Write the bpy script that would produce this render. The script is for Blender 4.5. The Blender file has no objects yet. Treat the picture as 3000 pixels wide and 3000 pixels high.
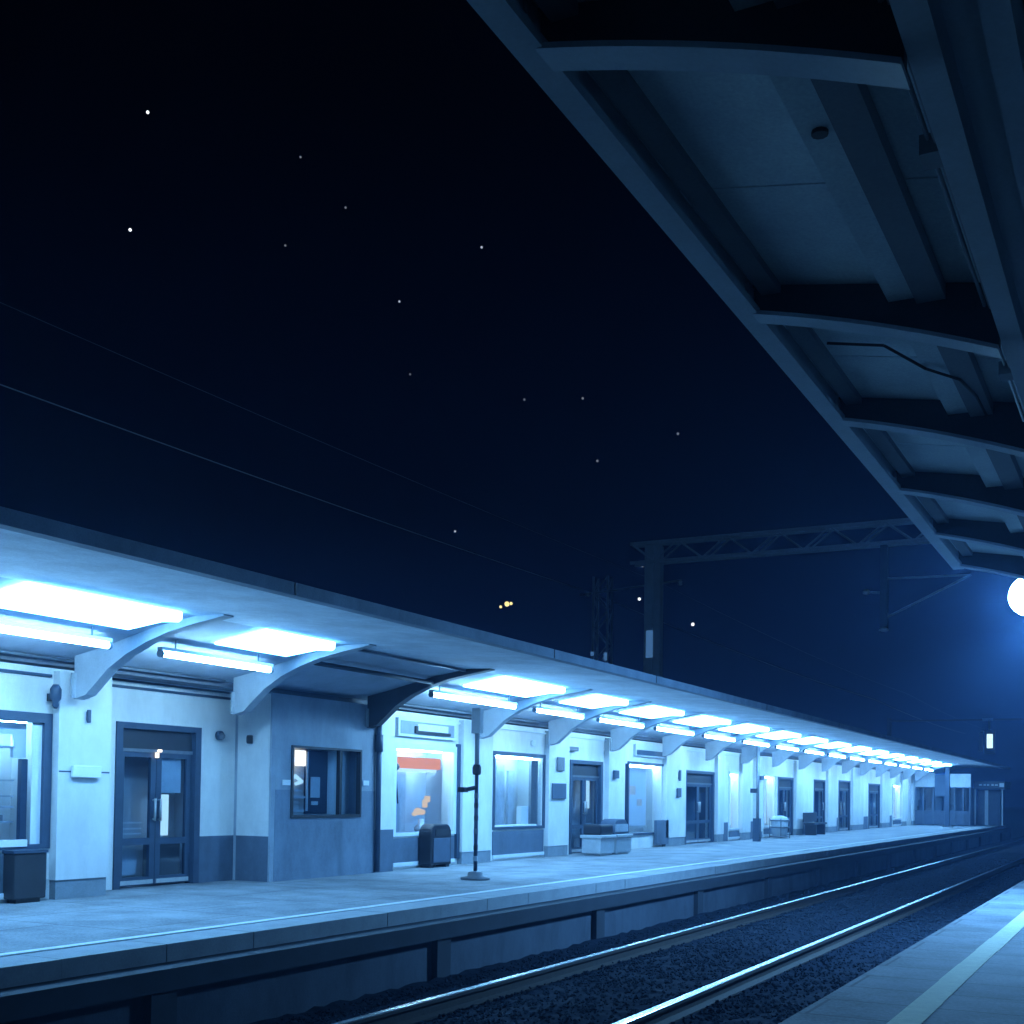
import bpy, math, random
from mathutils import Vector, Matrix
random.seed(7)
S = bpy.context.scene
COL = S.collection

# ------------------------------------------------------------------ mesh helper
class MB:
    def __init__(s): s.v = []; s.f = []; s.mi = []
    def add(s, vs, fs, mi=0):
        b = len(s.v); s.v += [tuple(p) for p in vs]
        for f in fs: s.f.append(tuple(b + i for i in f)); s.mi.append(mi)
        return s
    def box(s, x0, x1, y0, y1, z0, z1, mi=0):
        vs = [(x, y, z) for x in (x0, x1) for y in (y0, y1) for z in (z0, z1)]
        return s.add(vs, [(0,1,3,2),(4,6,7,5),(0,4,5,1),(2,3,7,6),(0,2,6,4),(1,5,7,3)], mi)
    def prism_y(s, poly, y0, y1, mi=0):            # poly: XZ outline, counter-clockwise seen from -Y
        n = len(poly)
        vs = [(x, y0, z) for x, z in poly] + [(x, y1, z) for x, z in poly]
        fs = [tuple(range(n)), tuple(range(2*n-1, n-1, -1))]
        fs += [(i, i+n, (i+1) % n + n, (i+1) % n) for i in range(n)]
        return s.add(vs, fs, mi)
    def tube(s, p0, p1, r, n=10, r1=None, mi=0):
        p0 = Vector(p0); p1 = Vector(p1); d = (p1-p0).normalized()
        a = d.orthogonal().normalized(); b = d.cross(a); r1 = r if r1 is None else r1
        vs = []
        for p, q in ((p0, r), (p1, r1)):
            for i in range(n):
                t = 2*math.pi*i/n; vs.append(p + (a*math.cos(t) + b*math.sin(t))*q)
        fs = [(i, (i+1) % n, (i+1) % n + n, i+n) for i in range(n)]
        fs += [tuple(range(n-1, -1, -1)), tuple(range(n, 2*n))]
        return s.add(vs, fs, mi)
    def lathe(s, c, prof, n=16, mi=0):             # prof: (radius, z) from bottom to top
        vs = []
        for r, z in prof:
            for i in range(n):
                t = 2*math.pi*i/n; vs.append((c[0]+r*math.cos(t), c[1]+r*math.sin(t), c[2]+z))
        m = len(prof)
        fs = [(k*n+i, k*n+(i+1) % n, (k+1)*n+(i+1) % n, (k+1)*n+i) for k in range(m-1) for i in range(n)]
        fs += [tuple(range(n-1, -1, -1)), tuple(range((m-1)*n, m*n))]
        return s.add(vs, fs, mi)
    def ball(s, c, r, n=10, sq=1.0):
        k = n//2
        prof = [(max(1e-4, r*math.sin(math.pi*i/k)), -r*sq*math.cos(math.pi*i/k)) for i in range(k+1)]
        return s.lathe(c, prof, n)
    def build(s, name, mat, parent=None, smooth=False, bevel=0):
        me = bpy.data.meshes.new(name); me.from_pydata(s.v, [], s.f); me.update()
        mats = mat if isinstance(mat, (list, tuple)) else [mat]
        for m in mats: me.materials.append(m)
        for p, i in zip(me.polygons, s.mi):
            p.material_index = i; p.use_smooth = smooth
        o = bpy.data.objects.new(name, me); COL.objects.link(o)
        if parent is not None: o.parent = parent
        if bevel:
            b = o.modifiers.new('bevel', 'BEVEL'); b.width = bevel; b.segments = 2; b.limit_method = 'ANGLE'
        return o

def thing(name, label, cat, group=None):
    o = bpy.data.objects.new(name, None); COL.objects.link(o)
    o.empty_display_size = .2
    return tag(o, label, cat, group)
def tag(o, label, cat, group=None):
    o['label'] = label; o['category'] = cat
    if group: o['group'] = group
    return o
def struct(o, kind='structure'): o['kind'] = kind; return o
ORD = ['first','second','third','fourth','fifth','sixth','seventh','eighth','ninth','tenth','eleventh','twelfth','thirteenth',
       'fourteenth','fifteenth','sixteenth','seventeenth','eighteenth','nineteenth','twentieth','twenty-first','twenty-second']

# ------------------------------------------------------------------ materials
def mat(name, col, rough=.7, var=.25, scale=6., bump=.1, metal=0., fine=60., spec=.5, streak=0.):
    m = bpy.data.materials.new(name); m.use_nodes = True
    nt = m.node_tree; N = nt.nodes; L = nt.links
    p = N['Principled BSDF']
    p.inputs['Roughness'].default_value = rough; p.inputs['Metallic'].default_value = metal
    p.inputs['Specular IOR Level'].default_value = spec
    tc = N.new('ShaderNodeTexCoord')
    n1 = N.new('ShaderNodeTexNoise'); n1.inputs['Scale'].default_value = scale; n1.inputs['Detail'].default_value = 8; n1.inputs['Roughness'].default_value = .65
    n2 = N.new('ShaderNodeTexNoise'); n2.inputs['Scale'].default_value = fine; n2.inputs['Detail'].default_value = 4
    L.new(tc.outputs['Object'], n1.inputs['Vector']); L.new(tc.outputs['Object'], n2.inputs['Vector'])
    r = N.new('ShaderNodeValToRGB')
    lo = [c*(1-var) for c in col]; hi = [min(1, c*(1+var*.7)) for c in col]
    r.color_ramp.elements[0].color = (*lo, 1); r.color_ramp.elements[1].color = (*hi, 1)
    r.color_ramp.elements[0].position = .3; r.color_ramp.elements[1].position = .7
    mx = N.new('ShaderNodeMath'); mx.operation = 'MULTIPLY_ADD'; mx.inputs[1].default_value = .35; 
    L.new(n2.outputs['Fac'], mx.inputs[0])
    sc = N.new('ShaderNodeMath'); sc.operation = 'MULTIPLY'; sc.inputs[1].default_value = .66
    L.new(n1.outputs['Fac'], sc.inputs[0]); L.new(sc.outputs[0], mx.inputs[2])
    L.new(mx.outputs[0], r.inputs['Fac']); L.new(r.outputs['Color'], p.inputs['Base Color'])
    if streak:
        mp = N.new('ShaderNodeMapping'); mp.inputs['Scale'].default_value = (1.9, 1.9, .8)
        n3 = N.new('ShaderNodeTexNoise'); n3.inputs['Scale'].default_value = 1.; n3.inputs['Detail'].default_value = 7; n3.inputs['Roughness'].default_value = .7
        r3 = N.new('ShaderNodeValToRGB'); r3.color_ramp.elements[0].position = .34; r3.color_ramp.elements[1].position = .6
        r3.color_ramp.elements[0].color = (1-streak, 1-streak, 1-streak*.95, 1); r3.color_ramp.elements[1].color = (1,1,1,1)
        mm = N.new('ShaderNodeMix'); mm.data_type = 'RGBA'; mm.blend_type = 'MULTIPLY'; mm.inputs['Factor'].default_value = 1
        L.new(tc.outputs['Object'], mp.inputs['Vector']); L.new(mp.outputs[0], n3.inputs['Vector']); L.new(n3.outputs['Fac'], r3.inputs['Fac'])
        L.new(r.outputs['Color'], mm.inputs['A']); L.new(r3.outputs['Color'], mm.inputs['B']); L.new(mm.outputs['Result'], p.inputs['Base Color'])
    if bump:
        b = N.new('ShaderNodeBump'); b.inputs['Strength'].default_value = bump; b.inputs['Distance'].default_value = .02
        L.new(mx.outputs[0], b.inputs['Height']); L.new(b.outputs['Normal'], p.inputs['Normal'])
    return m
def emit(name, col, strength):
    m = bpy.data.materials.new(name); m.use_nodes = True
    nt = m.node_tree; nt.nodes.clear()
    e = nt.nodes.new('ShaderNodeEmission'); o = nt.nodes.new('ShaderNodeOutputMaterial')
    e.inputs['Color'].default_value = (*col, 1); e.inputs['Strength'].default_value = strength
    nt.links.new(e.outputs[0], o.inputs['Surface']); return m
def glass(name, tint=(.94,.97,1.), refl=.03):
    m = bpy.data.materials.new(name); m.use_nodes = True
    nt = m.node_tree; N = nt.nodes; L = nt.links; N.clear()
    o = N.new('ShaderNodeOutputMaterial'); mx = N.new('ShaderNodeMixShader')
    t = N.new('ShaderNodeBsdfTransparent'); g = N.new('ShaderNodeBsdfGlossy')
    t.inputs['Color'].default_value = (*tint, 1); g.inputs['Roughness'].default_value = .06
    lw = N.new('ShaderNodeLayerWeight'); lw.inputs['Blend'].default_value = .2
    ad = N.new('ShaderNodeMath'); ad.operation = 'MULTIPLY_ADD'; ad.inputs[1].default_value = .3; ad.inputs[2].default_value = refl
    L.new(lw.outputs['Facing'], ad.inputs[0]); L.new(ad.outputs[0], mx.inputs['Fac'])
    L.new(t.outputs[0], mx.inputs[1]); L.new(g.outputs[0], mx.inputs[2]); L.new(mx.outputs[0], o.inputs['Surface'])
    return m

TINT = (.26, .62, 1.)
M = {
 'plaster': mat('pale_plaster', (.80,.80,.78), .85, .12, 1.6, .08, streak=.17),
 'pillar': mat('pillar_plaster', (.72,.73,.73), .85, .12, 2.2, .08, streak=.17),
 'kiosk': mat('grey_kiosk_render', (.34,.4,.47), .85, .25, 2.0, .15, streak=.25),
 'kiosklow': mat('grey_kiosk_base', (.2,.26,.34), .85, .25, 2.5, .15, streak=.28),
 'dado': mat('dark_dado_paint', (.1,.14,.2), .75, .25, 3.0, .12, streak=.28),
 'plinth': mat('plinth_concrete', (.22,.26,.3), .85, .3, 4.0, .2),
 'nceil': mat('near_canopy_soffit', (.74,.84,.95), .8, .3, 1.1, .08),
 'nstrip': mat('near_canopy_strip', (.26,.29,.33), .8, .2, 1.5, .05),
 'nrib': mat('near_canopy_beam', (.6,.68,.76), .75, .15, 3., .06),
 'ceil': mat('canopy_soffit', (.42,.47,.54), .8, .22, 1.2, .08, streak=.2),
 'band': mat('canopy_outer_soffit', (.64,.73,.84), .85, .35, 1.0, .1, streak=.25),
 'fascia': mat('canopy_fascia_board', (.24,.31,.4), .8, .3, 2., .1, streak=.25),
 'rib': mat('rib_paint', (.42,.46,.5), .75, .2, 3.0, .08, streak=.2),
 'roof': mat('roofing_felt', (.12,.13,.15), .9, .3, 2.0, .1),
 'frame': mat('dark_frame_paint', (.032,.06,.105), .5, .25, 5., .05),
 'framelight': mat('pale_frame_paint', (.7,.75,.8), .5, .08, 5., .03),
 'dark': mat('dark_metal', (.02,.024,.032), .5, .3, 8., .05),
 'mid': mat('grey_metal', (.16,.18,.21), .5, .25, 8., .06, .3),
 'white': mat('white_sign_paint', (.8,.82,.84), .5, .05, 8., .02),
 'patch': mat('poster_print', (.85,.6,.5), .8, .2, 9., .02),
 'paper': mat('paper_notice', (.72,.76,.8), .8, .12, 14., .02),
 'curtain': mat('interior_curtain', (.42,.47,.53), .9, .35, 5., .1),
 'room': mat('interior_wall', (.5,.55,.6), .9, .12, 2., .03),
 'bin': mat('bin_plastic', (.008,.011,.02), .45, .3, 8., .05),
 'binside': mat('bin_face', (.06,.09,.14), .5, .3, 8., .05),
 'concrete': mat('planter_concrete', (.42,.45,.48), .9, .2, 6., .2),
 'shrub': mat('shrub_leaves', (.035,.06,.035), .8, .4, 10., .1),
 'rust': mat('rail_rust', (.035,.025,.02), .8, .4, 20., .3),
 'railtop': mat('rail_polished_steel', (.62,.64,.66), .22, .1, 3., .02, 1.),
 'stone': mat('ballast_stone', (.02,.03,.045), .95, .5, 9., .2, spec=.04),
 'bed': mat('ballast_bed', (.012,.018,.03), .95, .5, 12., .5, spec=.04),
 'ground': mat('dark_ground', (.03,.032,.03), .95, .4, .6, .2),
 'wallpanel': mat('precast_wall_panel', (.062,.08,.11), .9, .3, 1.5, .25, streak=.45),
 'walldark': mat('wall_frame_dark', (.028,.036,.05), .9, .3, 3., .2),
 'coping': mat('edge_concrete', (.3,.325,.35), .9, .22, 5., .25),
 'line': mat('white_line_paint', (.68,.72,.76), .8, .22, 12., .1),
 'yellow': mat('yellow_line_paint', (.56,.56,.42), .85, .22, 10., .15),
 'steel': mat('galvanised_steel', (.42,.44,.46), .6, .2, 5., .05, 0.),
 'darksteel': mat('old_dark_steel', (.055,.06,.07), .6, .25, 5., .05, .3),
 'glass': glass('window_glass'),
 'darkglass': glass('door_glass', (.8,.88,.94), .05),
 'panel_dim': emit('panel_glow_weak', (.14,.48,1.), 21.), 'panel_bright': emit('panel_glow_strong', (.15,.5,1.), 32.),
 'tube_dim': emit('tube_light_aged', (.36,.68,.92), 66.),
 'tubem': emit('tube_light', (.31,.67,1.), 94.),
 'panelm': emit('panel_glow', (.14,.48,1.), 27.),  # glow stands in for tube light on the soffit
 'caselight': emit('display_case_light', (.36,.74,1.), 110.),
 'lampm': emit('lamp_globe_light', (.17,.5,1.), 420.),
 'lit': emit('window_and_notice_glow', (.5,.8,1.), 1.5),  # notices and a pipe behind glass also glow by themselves
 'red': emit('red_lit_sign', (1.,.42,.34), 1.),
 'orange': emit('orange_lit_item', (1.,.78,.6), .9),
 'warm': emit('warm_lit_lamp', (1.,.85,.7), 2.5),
 'starm': emit('star_light', (.9,.95,1.), 1.6),
 'stardim': emit('dim_star_light', (.6,.7,.9), .22),
 'starmid': emit('mid_star_light', (.7,.8,1.), .55),
 'plate': emit('painted_plate_glow', (.16,.45,1.), .3),  # painted glow for lamp light on the mast plates
 'yellowlamp': emit('yellow_distant_light', (1.,.85,.35), 1.3),
 'signal': emit('signal_face_light', (.6,.9,1.), 1.6),
}
def paving(name, col, w, h, rough=.85):
    m = mat(name, col, rough, .42, 1.3, .35, fine=38.)
    nt = m.node_tree; N = nt.nodes; L = nt.links; p = N['Principled BSDF']
    src = p.inputs['Base Color'].links[0].from_socket
    for nd in N:
        if nd.type == 'VALTORGB': nd.color_ramp.elements[0].position = .40; nd.color_ramp.elements[1].position = .60
    tc = N.new('ShaderNodeTexCoord'); br = N.new('ShaderNodeTexBrick')
    br.inputs['Scale'].default_value = 1; br.inputs['Brick Width'].default_value = w; br.inputs['Row Height'].default_value = h
    br.inputs['Mortar Size'].default_value = .012; br.inputs['Color1'].default_value = (1,1,1,1); br.inputs['Color2'].default_value = (.86,.88,.9,1)
    br.inputs['Mortar'].default_value = (.4,.4,.42,1); br.offset = .5
    L.new(tc.outputs['Object'], br.inputs['Vector'])
    mx = N.new('ShaderNodeMix'); mx.data_type = 'RGBA'; mx.blend_type = 'MULTIPLY'; mx.inputs['Factor'].default_value = 1
    L.new(src, mx.inputs['A']); L.new(br.outputs['Color'], mx.inputs['B']); L.new(mx.outputs['Result'], p.inputs['Base Color'])
    return m
M['farpave'] = paving('far_platform_asphalt', (.21,.23,.25), 1.5, 1.5)
M['nearpave'] = paving('near_platform_slabs', (.15,.165,.185), 1.2, .6)

# ------------------------------------------------------------------ dimensions
YE = 64.            # end of the far building
XP, XD, XR = -10.1, -10.2, -10.6    # pilaster faces, recessed bays
RIBS = [3.2, 6.2, 9.3, 11.8, 14.7, 18.0, 20.65] + [23.6 + 3.05*i for i in range(13)]

# ------------------------------------------------------------------ ground, track
struct(MB().box(-400, 400, -60, 700, -1.2, -.85).build('ground', M['ground']))
# ballast bed with a rough surface
b = MB(); nx, ny = 34, 420
xs = [-6.3 + (4.4)*i/nx for i in range(nx+1)]; ys = [2.5 + 107.5*(j/ny)**1.9 for j in range(ny+1)]
def hz(x):
    return -.66 + .03*math.cos((x+4.37)*2.2)
vs = [(x, y, hz(x) + random.uniform(-.018, .018)) for y in ys for x in xs]
fs = [(j*(nx+1)+i, j*(nx+1)+i+1, (j+1)*(nx+1)+i+1, (j+1)*(nx+1)+i) for j in range(ny) for i in range(nx)]
b.add(vs, fs); struct(b.build('track_bed', M['bed']))
# loose ballast stones: nobody could count them
st = MB(); OCT = [(0,2,4),(2,1,4),(1,3,4),(3,0,4),(2,0,5),(1,2,5),(3,1,5),(0,3,5)]
for k in range(42000):
    x = random.uniform(-6.18, -1.95); y = 4.5 + 42*random.random()**1.8
    if min(abs(x+5.24), abs(x+3.5)) < .07: continue
    r = random.uniform(.010, .024)*(1.25 if y > 18 else 1)
    z = hz(x) + random.uniform(-.004, .02) + (.02*random.random() if random.random() < .2 else 0)
    a = random.uniform(0, 6.28); ca, sa = math.cos(a), math.sin(a)
    pts = []
    for dx, dy, dz in ((1,0,.2),(-1,0,-.1),(0,1,-.2),(0,-1,.1),(.2,.1,.8),(-.1,0,-.8)):
        q = r*random.uniform(.7, 1.3); dx, dy = dx*ca-dy*sa, dx*sa+dy*ca
        pts.append((x+dx*q, y+dy*q, z+dz*q))
    st.add(pts, OCT)
struct(st.build('ballast_stones', M['stone']), 'stuff')
def rail(x, label):
    t = -.52; p = MB()
    prof = [(-.07,-.15),(.07,-.15),(.07,-.135),(.012,-.115),(.012,-.045),(.036,-.035),(.036,-.006),(.03,0),(-.03,0),(-.036,-.006),(-.036,-.035),(-.012,-.045),(-.012,-.115),(-.07,-.135)]
    p.prism_y([(x+a, t+c) for a, c in prof], -2, 110)
    n0 = 2
    for i in range(n0+6, n0+9): p.mi[i] = 1
    o = p.build('rail', [M['rust'], M['railtop']])
    return tag(o, label, 'rail', 'rails of the track')
rail(-5.24, 'polished steel rail beside the far platform wall')
rail(-3.5, 'brightly shining steel rail closest to the platform with the yellow line')

# ------------------------------------------------------------------ far platform
PX = -6.55
struct(MB().box(-13.4, PX-.42, -2, 66, -.5, 0).build('far_platform', M['farpave']))
cp = MB(); y = -2.
while y < 66:                                  # edge stones with open joints
    cp.box(PX-.412, PX+random.uniform(-.006,.006), y, y+.992, -.135, random.uniform(-.002,.003)); y += 1.
struct(cp.build('platform_edge_stones', M['coping']))
ln = MB(); y = -2.
for i in range(68): ln.box(-7.075, -6.985, -2+i, -1+i, .001, .006)
struct(ln.build('platform_edge_line', M['line']))
w = thing('platform_wall', 'long dark concrete wall with posts beneath the far platform edge', 'wall')
POSTS = [-1.15 + 3.95*i for i in range(18)]
for a, c in zip(POSTS[:-1], POSTS[1:]):
    MB().box(-6.62, -6.40, a+.13, c-.13, -.9, -.3).build('wall_panel', M['wallpanel'], w)
for a in POSTS: MB().box(-6.66, -6.33, a-.13, a+.13, -.9, -.30).build('wall_post', M['walldark'], w)
MB().box(-6.66, -6.30, POSTS[0], POSTS[-1], -.298, -.137).build('wall_beam', M['walldark'], w)

# ------------------------------------------------------------------ near platform
struct(MB().box(-1.85, 9, -4, 110, -.95, -.1).build('near_platform', M['nearpave']))
yl = MB()
for i in range(110):
    yl.box(-1.325+random.uniform(-.004,.004), -1.155+random.uniform(-.004,.004), -3+i, -2+i, -.098, -.095)
struct(yl.build('platform_safety_line', M['yellow']))

# ------------------------------------------------------------------ station building
sb = thing('station_building', 'long low pale station building with doors and lit windows under the far canopy', 'building')
ZT = 2.41
# openings in the recessed wall: (y0, y1, z0, z1)
OPEN = [(6.5,9.12,.53,1.93),(15.62,17.45,.52,1.88),(18.78,20.75,.56,1.87),(21.98,23.6,0,1.87),(24.85,27.08,.3,1.88),
        (28.7,30.95,0,1.83),(32.2,33.1,.28,1.85),(35.5,36.75,.3,1.85),(37.1,38.9,0,1.83),(41.6,43.2,0,1.83),(45.3,47.2,0,1.87),(50.6,52.9,0,1.83),(55.7,57.6,.3,1.85)]
PIL = [(5.75,6.45),(9.14,9.86),(17.6,18.62),(20.85,21.75),(23.72,24.6),(27.15,28.5),(30.98,31.5),(33.15,33.95),(34.5,35.2),(38.95,39.75),(43.3,44.6),(47.3,49.2),(53.,54.6),(57.7,58.8),(60.5,61.6)]
wl = MB(); y = -2.
for y0, y1, z0, z1 in [OPEN[0], (9.5,13.,-1,0)] + OPEN[1:]:
    if y0 > y: wl.box(XD-.22, XD, y, y0, 0, ZT)
    if z0 < 0:                                  # the bay of the double door lies further back
        wl.box(XR-.22, XR, 9.5, 10.42, 0, ZT); wl.box(XR-.22, XR, 11.84, 13., 0, ZT); wl.box(XR-.22, XR, 10.42, 11.84, 1.94, ZT)
        wl.box(XR, XD-.22, 9.5, 9.6, 0, ZT); y = y1; continue
    wl.box(XD-.22, XD, y0, y1, z1, ZT)
    if z0 > 0: wl.box(XD-.22, XD, y0, y1, 0, z0)
    y = y1
wl.box(XD-.22, XD, y, YE, 0, ZT)
wl.box(-13.2, -13., -2, YE, 0, ZT); wl.box(-13, XD-.22, -2, -1.8, 0, ZT); wl.box(-13, XD-.22, YE-.2, YE, 0, ZT)
wl.build('wall', M['plaster'], sb)
MB().box(-13.2, XD-.001, -2, YE, ZT+.03, 2.6).build('roof_slab', M['roof'], sb)
# horizontal seam moulding below the soffit
MB().box(XD, XD+.03, -2, 9.1, 2.31, 2.34).build('cornice', M['frame'], sb)
MB().box(XR, XR+.03, 9.87, 12.49, 2.33, 2.36).build('cornice', M['frame'], sb)
MB().box(XD, XD+.03, 15.4, YE, 2.31, 2.34).build('cornice', M['framelight'], sb)
for y0, y1 in PIL:
    pl = MB().box(XR if 9 < y0 < 10 else XD, XP, y0, y1, .2, 2.38).build('pillar', M['pillar'], sb)
    MB().box(XR if 9 < y0 < 10 else XD, XP-.012, y0+.012, y1-.012, 0, .199).build('plinth', M['plinth'], pl)
# dado paint on the recessed wall
def dado(y0, y1, z=.58, x=None):
    x = XD if x is None else x
    MB().box(x, x+.008, y0, y1, 0, z).build('dado', M['dado'], sb)
dado(11.85, 12.49, .58, XR)
for a, c in ((15.37,15.6),(23.62,23.7),(31.5,32.15),(33.96,34.49),(39.76,41.5),(44.61,45.2),(49.21,50.5),(54.61,55.6)): dado(a, c, .5)
# ---- protruding grey kiosk bay with a dark window
XK = -10.0; KY0, KY1 = 12.5, 15.36
kb = MB()
kb.box(XR, XK, KY0, 12.9, 0, 2.42); kb.box(XR, XK, 14.5, KY1, 0, 2.42)
kb.box(XR, XK, 12.9, 14.5, 0, .81); kb.box(XR, XK, 12.9, 14.5, 1.765, 2.42)
kb.box(XR-.3, XR-.2, 12.9, 14.5, .7, 1.9)
kbo = kb.build('kiosk_bay', M['kiosk'], sb)
MB().box(XK, XK+.006, KY0+.08, 14.86, .0, .80).box(XK, XK+.006, KY0+.08, 12.88, .8, 1.18).box(XK, XK+.006, 14.52, 14.86, .8, 1.18).build('base_paint', M['kiosklow'], kbo)
MB().box(XK, XK+.007, 14.87, KY1, .62, 2.41).build('pale_strip', M['plaster'], kbo)
MB().box(XK, XK+.007, 14.87, KY1, 0, .62).build('dado', M['dado'], kbo)
MB().box(XR+.05, XK-.03, KY0-.007, KY0, .58, 2.41).build('pale_return', M['pillar'], kbo)
MB().box(XR+.05, XK-.03, KY0-.008, KY0, 0, .579).build('dado', M['dado'], kbo)
kw = MB(); kw.box(XK-.05, XK+.02, 12.9, 14.5, 1.735, 1.765); kw.box(XK-.05, XK+.02, 12.9, 14.5, .81, .85)
kw.box(XK-.05, XK+.02, 12.9, 12.94, .85, 1.735); kw.box(XK-.05, XK+.02, 14.46, 14.5, .85, 1.735); kw.box(XK-.05, XK+.01, 13.98, 14.03, .85, 1.735)
kwo = kw.build('window', M['dark'], sb)
MB().box(XK-.04, XK-.034, 12.94, 14.46, .85, 1.735).build('pane', M['darkglass'], kwo)
MB().box(XK-.50, XK-.49, 12.9, 14.5, .81, 1.765).box(XK-.49, XK-.06, 12.9, 12.905, .81, 1.765).box(XK-.49, XK-.06, 12.905, 14.5, .81, .814).build('painted_dark_room', M['dark'], kwo)  # dark sheets colour in the unlit room behind the pane
MB().box(XK-.1, XK-.08, 13.10, 13.33, 1.50, 1.71).build('lamp_face', M['warm'], kwo, bevel=.03)
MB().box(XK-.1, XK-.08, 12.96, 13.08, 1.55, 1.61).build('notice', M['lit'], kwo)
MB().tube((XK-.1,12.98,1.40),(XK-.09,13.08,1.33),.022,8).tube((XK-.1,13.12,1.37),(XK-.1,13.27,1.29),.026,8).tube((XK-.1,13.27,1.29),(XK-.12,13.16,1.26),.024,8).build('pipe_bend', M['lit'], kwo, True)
MB().box(XK-.1, XK-.09, 13.46, 13.66, 1.08, 1.36).box(XK-.1, XK-.09, 13.48, 13.62, .98, 1.03).build('notice', M['paper'], kwo)
MB().box(XK-.1, XK-.08, 13.05, 13.3, .89, .92).box(XK-.12, XK-.1, 13.0, 13.35, 1.07, 1.1).box(XK-.12, XK-.1, 13.02, 13.3, 1.16, 1.18).box(XK-.12,XK-.1,13.38,13.41,.9,1.7).build('shelf_item', M['paper'], kwo)
MB().box(XK-.2, XK-.18, 13.45, 13.95, .86, 1.72).build('blind', M['frame'], kwo)
for yy, ww, zz, lb in ((12.8,.08,1.28,'small white notice stuck left of the dark kiosk window'),(14.62,.07,1.3,'small pale notice stuck right of the dark kiosk window')):
    tag(MB().box(XK+.006, XK+.016, yy-ww, yy+ww, zz-.04, zz+.03).build('wall_notice', M['white']), lb, 'notice', 'notices beside the kiosk window')

# ---- windows as lit display cases
def window(y0, y1, z0, z1, lit=True, fw=.06, panel=True, framem='frame', depth=.5, glow='caselight'):
    f = MB()
    f.box(XD-.06, XD+.03, y0, y1, z1-fw, z1); f.box(XD-.06, XD+.03, y0, y1, z0, z0+.05)
    f.box(XD-.06, XD+.03, y0, y0+fw, z0+.05, z1-fw); f.box(XD-.06, XD+.03, y1-fw, y1, z0+.05, z1-fw)
    fo = f.build('window', M[framem], sb)
    MB().box(XD-.03, XD-.024, y0+fw, y1-fw, z0+.05, z1-fw).build('pane', M['glass'], fo)
    c = MB(); d = XD-.07-depth
    c.box(d, d+.02, y0, y1, z0, z1); c.box(d+.02, XD-.061, y0, y0+.02, z0, z1); c.box(d+.02, XD-.061, y1-.02, y1, z0, z1)
    c.box(d+.02, XD-.061, y0+.02, y1-.02, z1-.02, z1); c.box(d+.02, XD-.061, y0+.02, y1-.02, z0, z0+.02)
    c.build('display_case', M['room'], fo)
    if lit:
        MB().tube((XD-.2, y0+.15, z1-.08), (XD-.2, y1-.15, z1-.08), .025, 8).build('case_light', M[glow], fo, True)
    if panel and z0 > .2:
        MB().box(XD, XD+.02, y0+.03, y1-.03, .1, z0-.03).build('lower_panel', M['dado'], fo)
        MB().box(XD, XD+.035, y0+.03, y1-.03, .04, .1).build('kick_rail', M['framelight'], fo)
    return fo
w1 = window(6.5, 9.12, .53, 1.93, fw=.1)
MB().box(XD-.02, XD+.04, 6.6, 8.82, .56, .63).build('sill', M['white'], w1)
MB().box(XD-.022, XD-.01, 8.9, 9.02, .58, 1.83).build('inner_frame', M['framelight'], w1)
MB().box(XD-.1, XD-.05, 8.80, 8.88, .58, 1.45).build('curtain', M['frame'], w1)
MB().box(XD-.12, XD-.08, 8.72, 8.88, 1.46, 1.82).box(XD-.12, XD-.08, 6.6, 8.72, 1.70, 1.82).build('backboard', M['white'], w1)
for z in (1.56, 1.22, 1.06, .95, .8): MB().box(XD-.35, XD-.08, 6.65, 8.74, z, z+.018).build('shelf', M['kiosk'], w1)
for k in range(30):
    yy = random.uniform(6.7, 8.65); z = random.choice([.818, .968, 1.078, 1.238, 1.578]); h = random.uniform(.04, .1); r = random.uniform(.03,.09)
    MB().box(XD-.3, XD-.12, yy-r, yy+r, z, z+h).build('goods', random.choice([M['paper'], M['mid'], M['framelight'], M['kiosk'], M['frame']]), w1)
w2 = window(15.61, 17.51, .5, 1.93, framem='framelight', fw=.09)
MB().box(XD-.26, XD-.2, 15.99, 17.37, 1.55, 1.73).build('lit_banner', M['red'], w2)
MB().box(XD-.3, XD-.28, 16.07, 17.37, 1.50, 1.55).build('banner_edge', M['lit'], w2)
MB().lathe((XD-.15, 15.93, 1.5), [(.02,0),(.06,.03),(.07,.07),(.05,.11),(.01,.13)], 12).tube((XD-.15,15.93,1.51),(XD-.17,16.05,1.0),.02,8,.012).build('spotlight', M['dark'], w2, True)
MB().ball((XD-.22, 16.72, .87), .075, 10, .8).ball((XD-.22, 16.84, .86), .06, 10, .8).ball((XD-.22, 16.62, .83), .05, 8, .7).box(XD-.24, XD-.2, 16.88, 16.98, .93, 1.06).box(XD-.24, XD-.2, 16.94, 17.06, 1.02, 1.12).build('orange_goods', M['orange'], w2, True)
MB().box(XD-.5, XD-.3, 15.73, 16.31, .55, 1.05).build('goods', M['kiosk'], w2)
MB().box(XD-.45, XD-.4, 16.34, 16.63, .55, 1.5).build('curtain', M['curtain'], w2)
MB().lathe((XD-.2,16.79,.55), [(.1,0),(.12,.06),(.05,.12),(.05,.2)], 10).build('stand', M['white'], w2, True)
MB().box(XD, XD+.05, 17.51, 17.61, .1, 1.98).build('side_post', M['frame'], w2)
sg = MB().box(XD, XD+.06, 15.68, 17.42, 2.03, 2.31).build('sign_box', M['framelight'], sb)
MB().box(XD+.06, XD+.068, 15.74, 17.34, 2.07, 2.27).build('sign_face', M['kiosk'], sg)
MB().box(XD+.068, XD+.10, 16.12, 17.18, 2.09, 2.13).box(XD+.068, XD+.1, 16.12, 16.19, 2.13, 2.2).build('tray', M['dark'], sg)
MB().box(XD+.068, XD+.08, 16.21, 17.13, 2.135, 2.24).build('sign_panel', M['paper'], sg)
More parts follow.
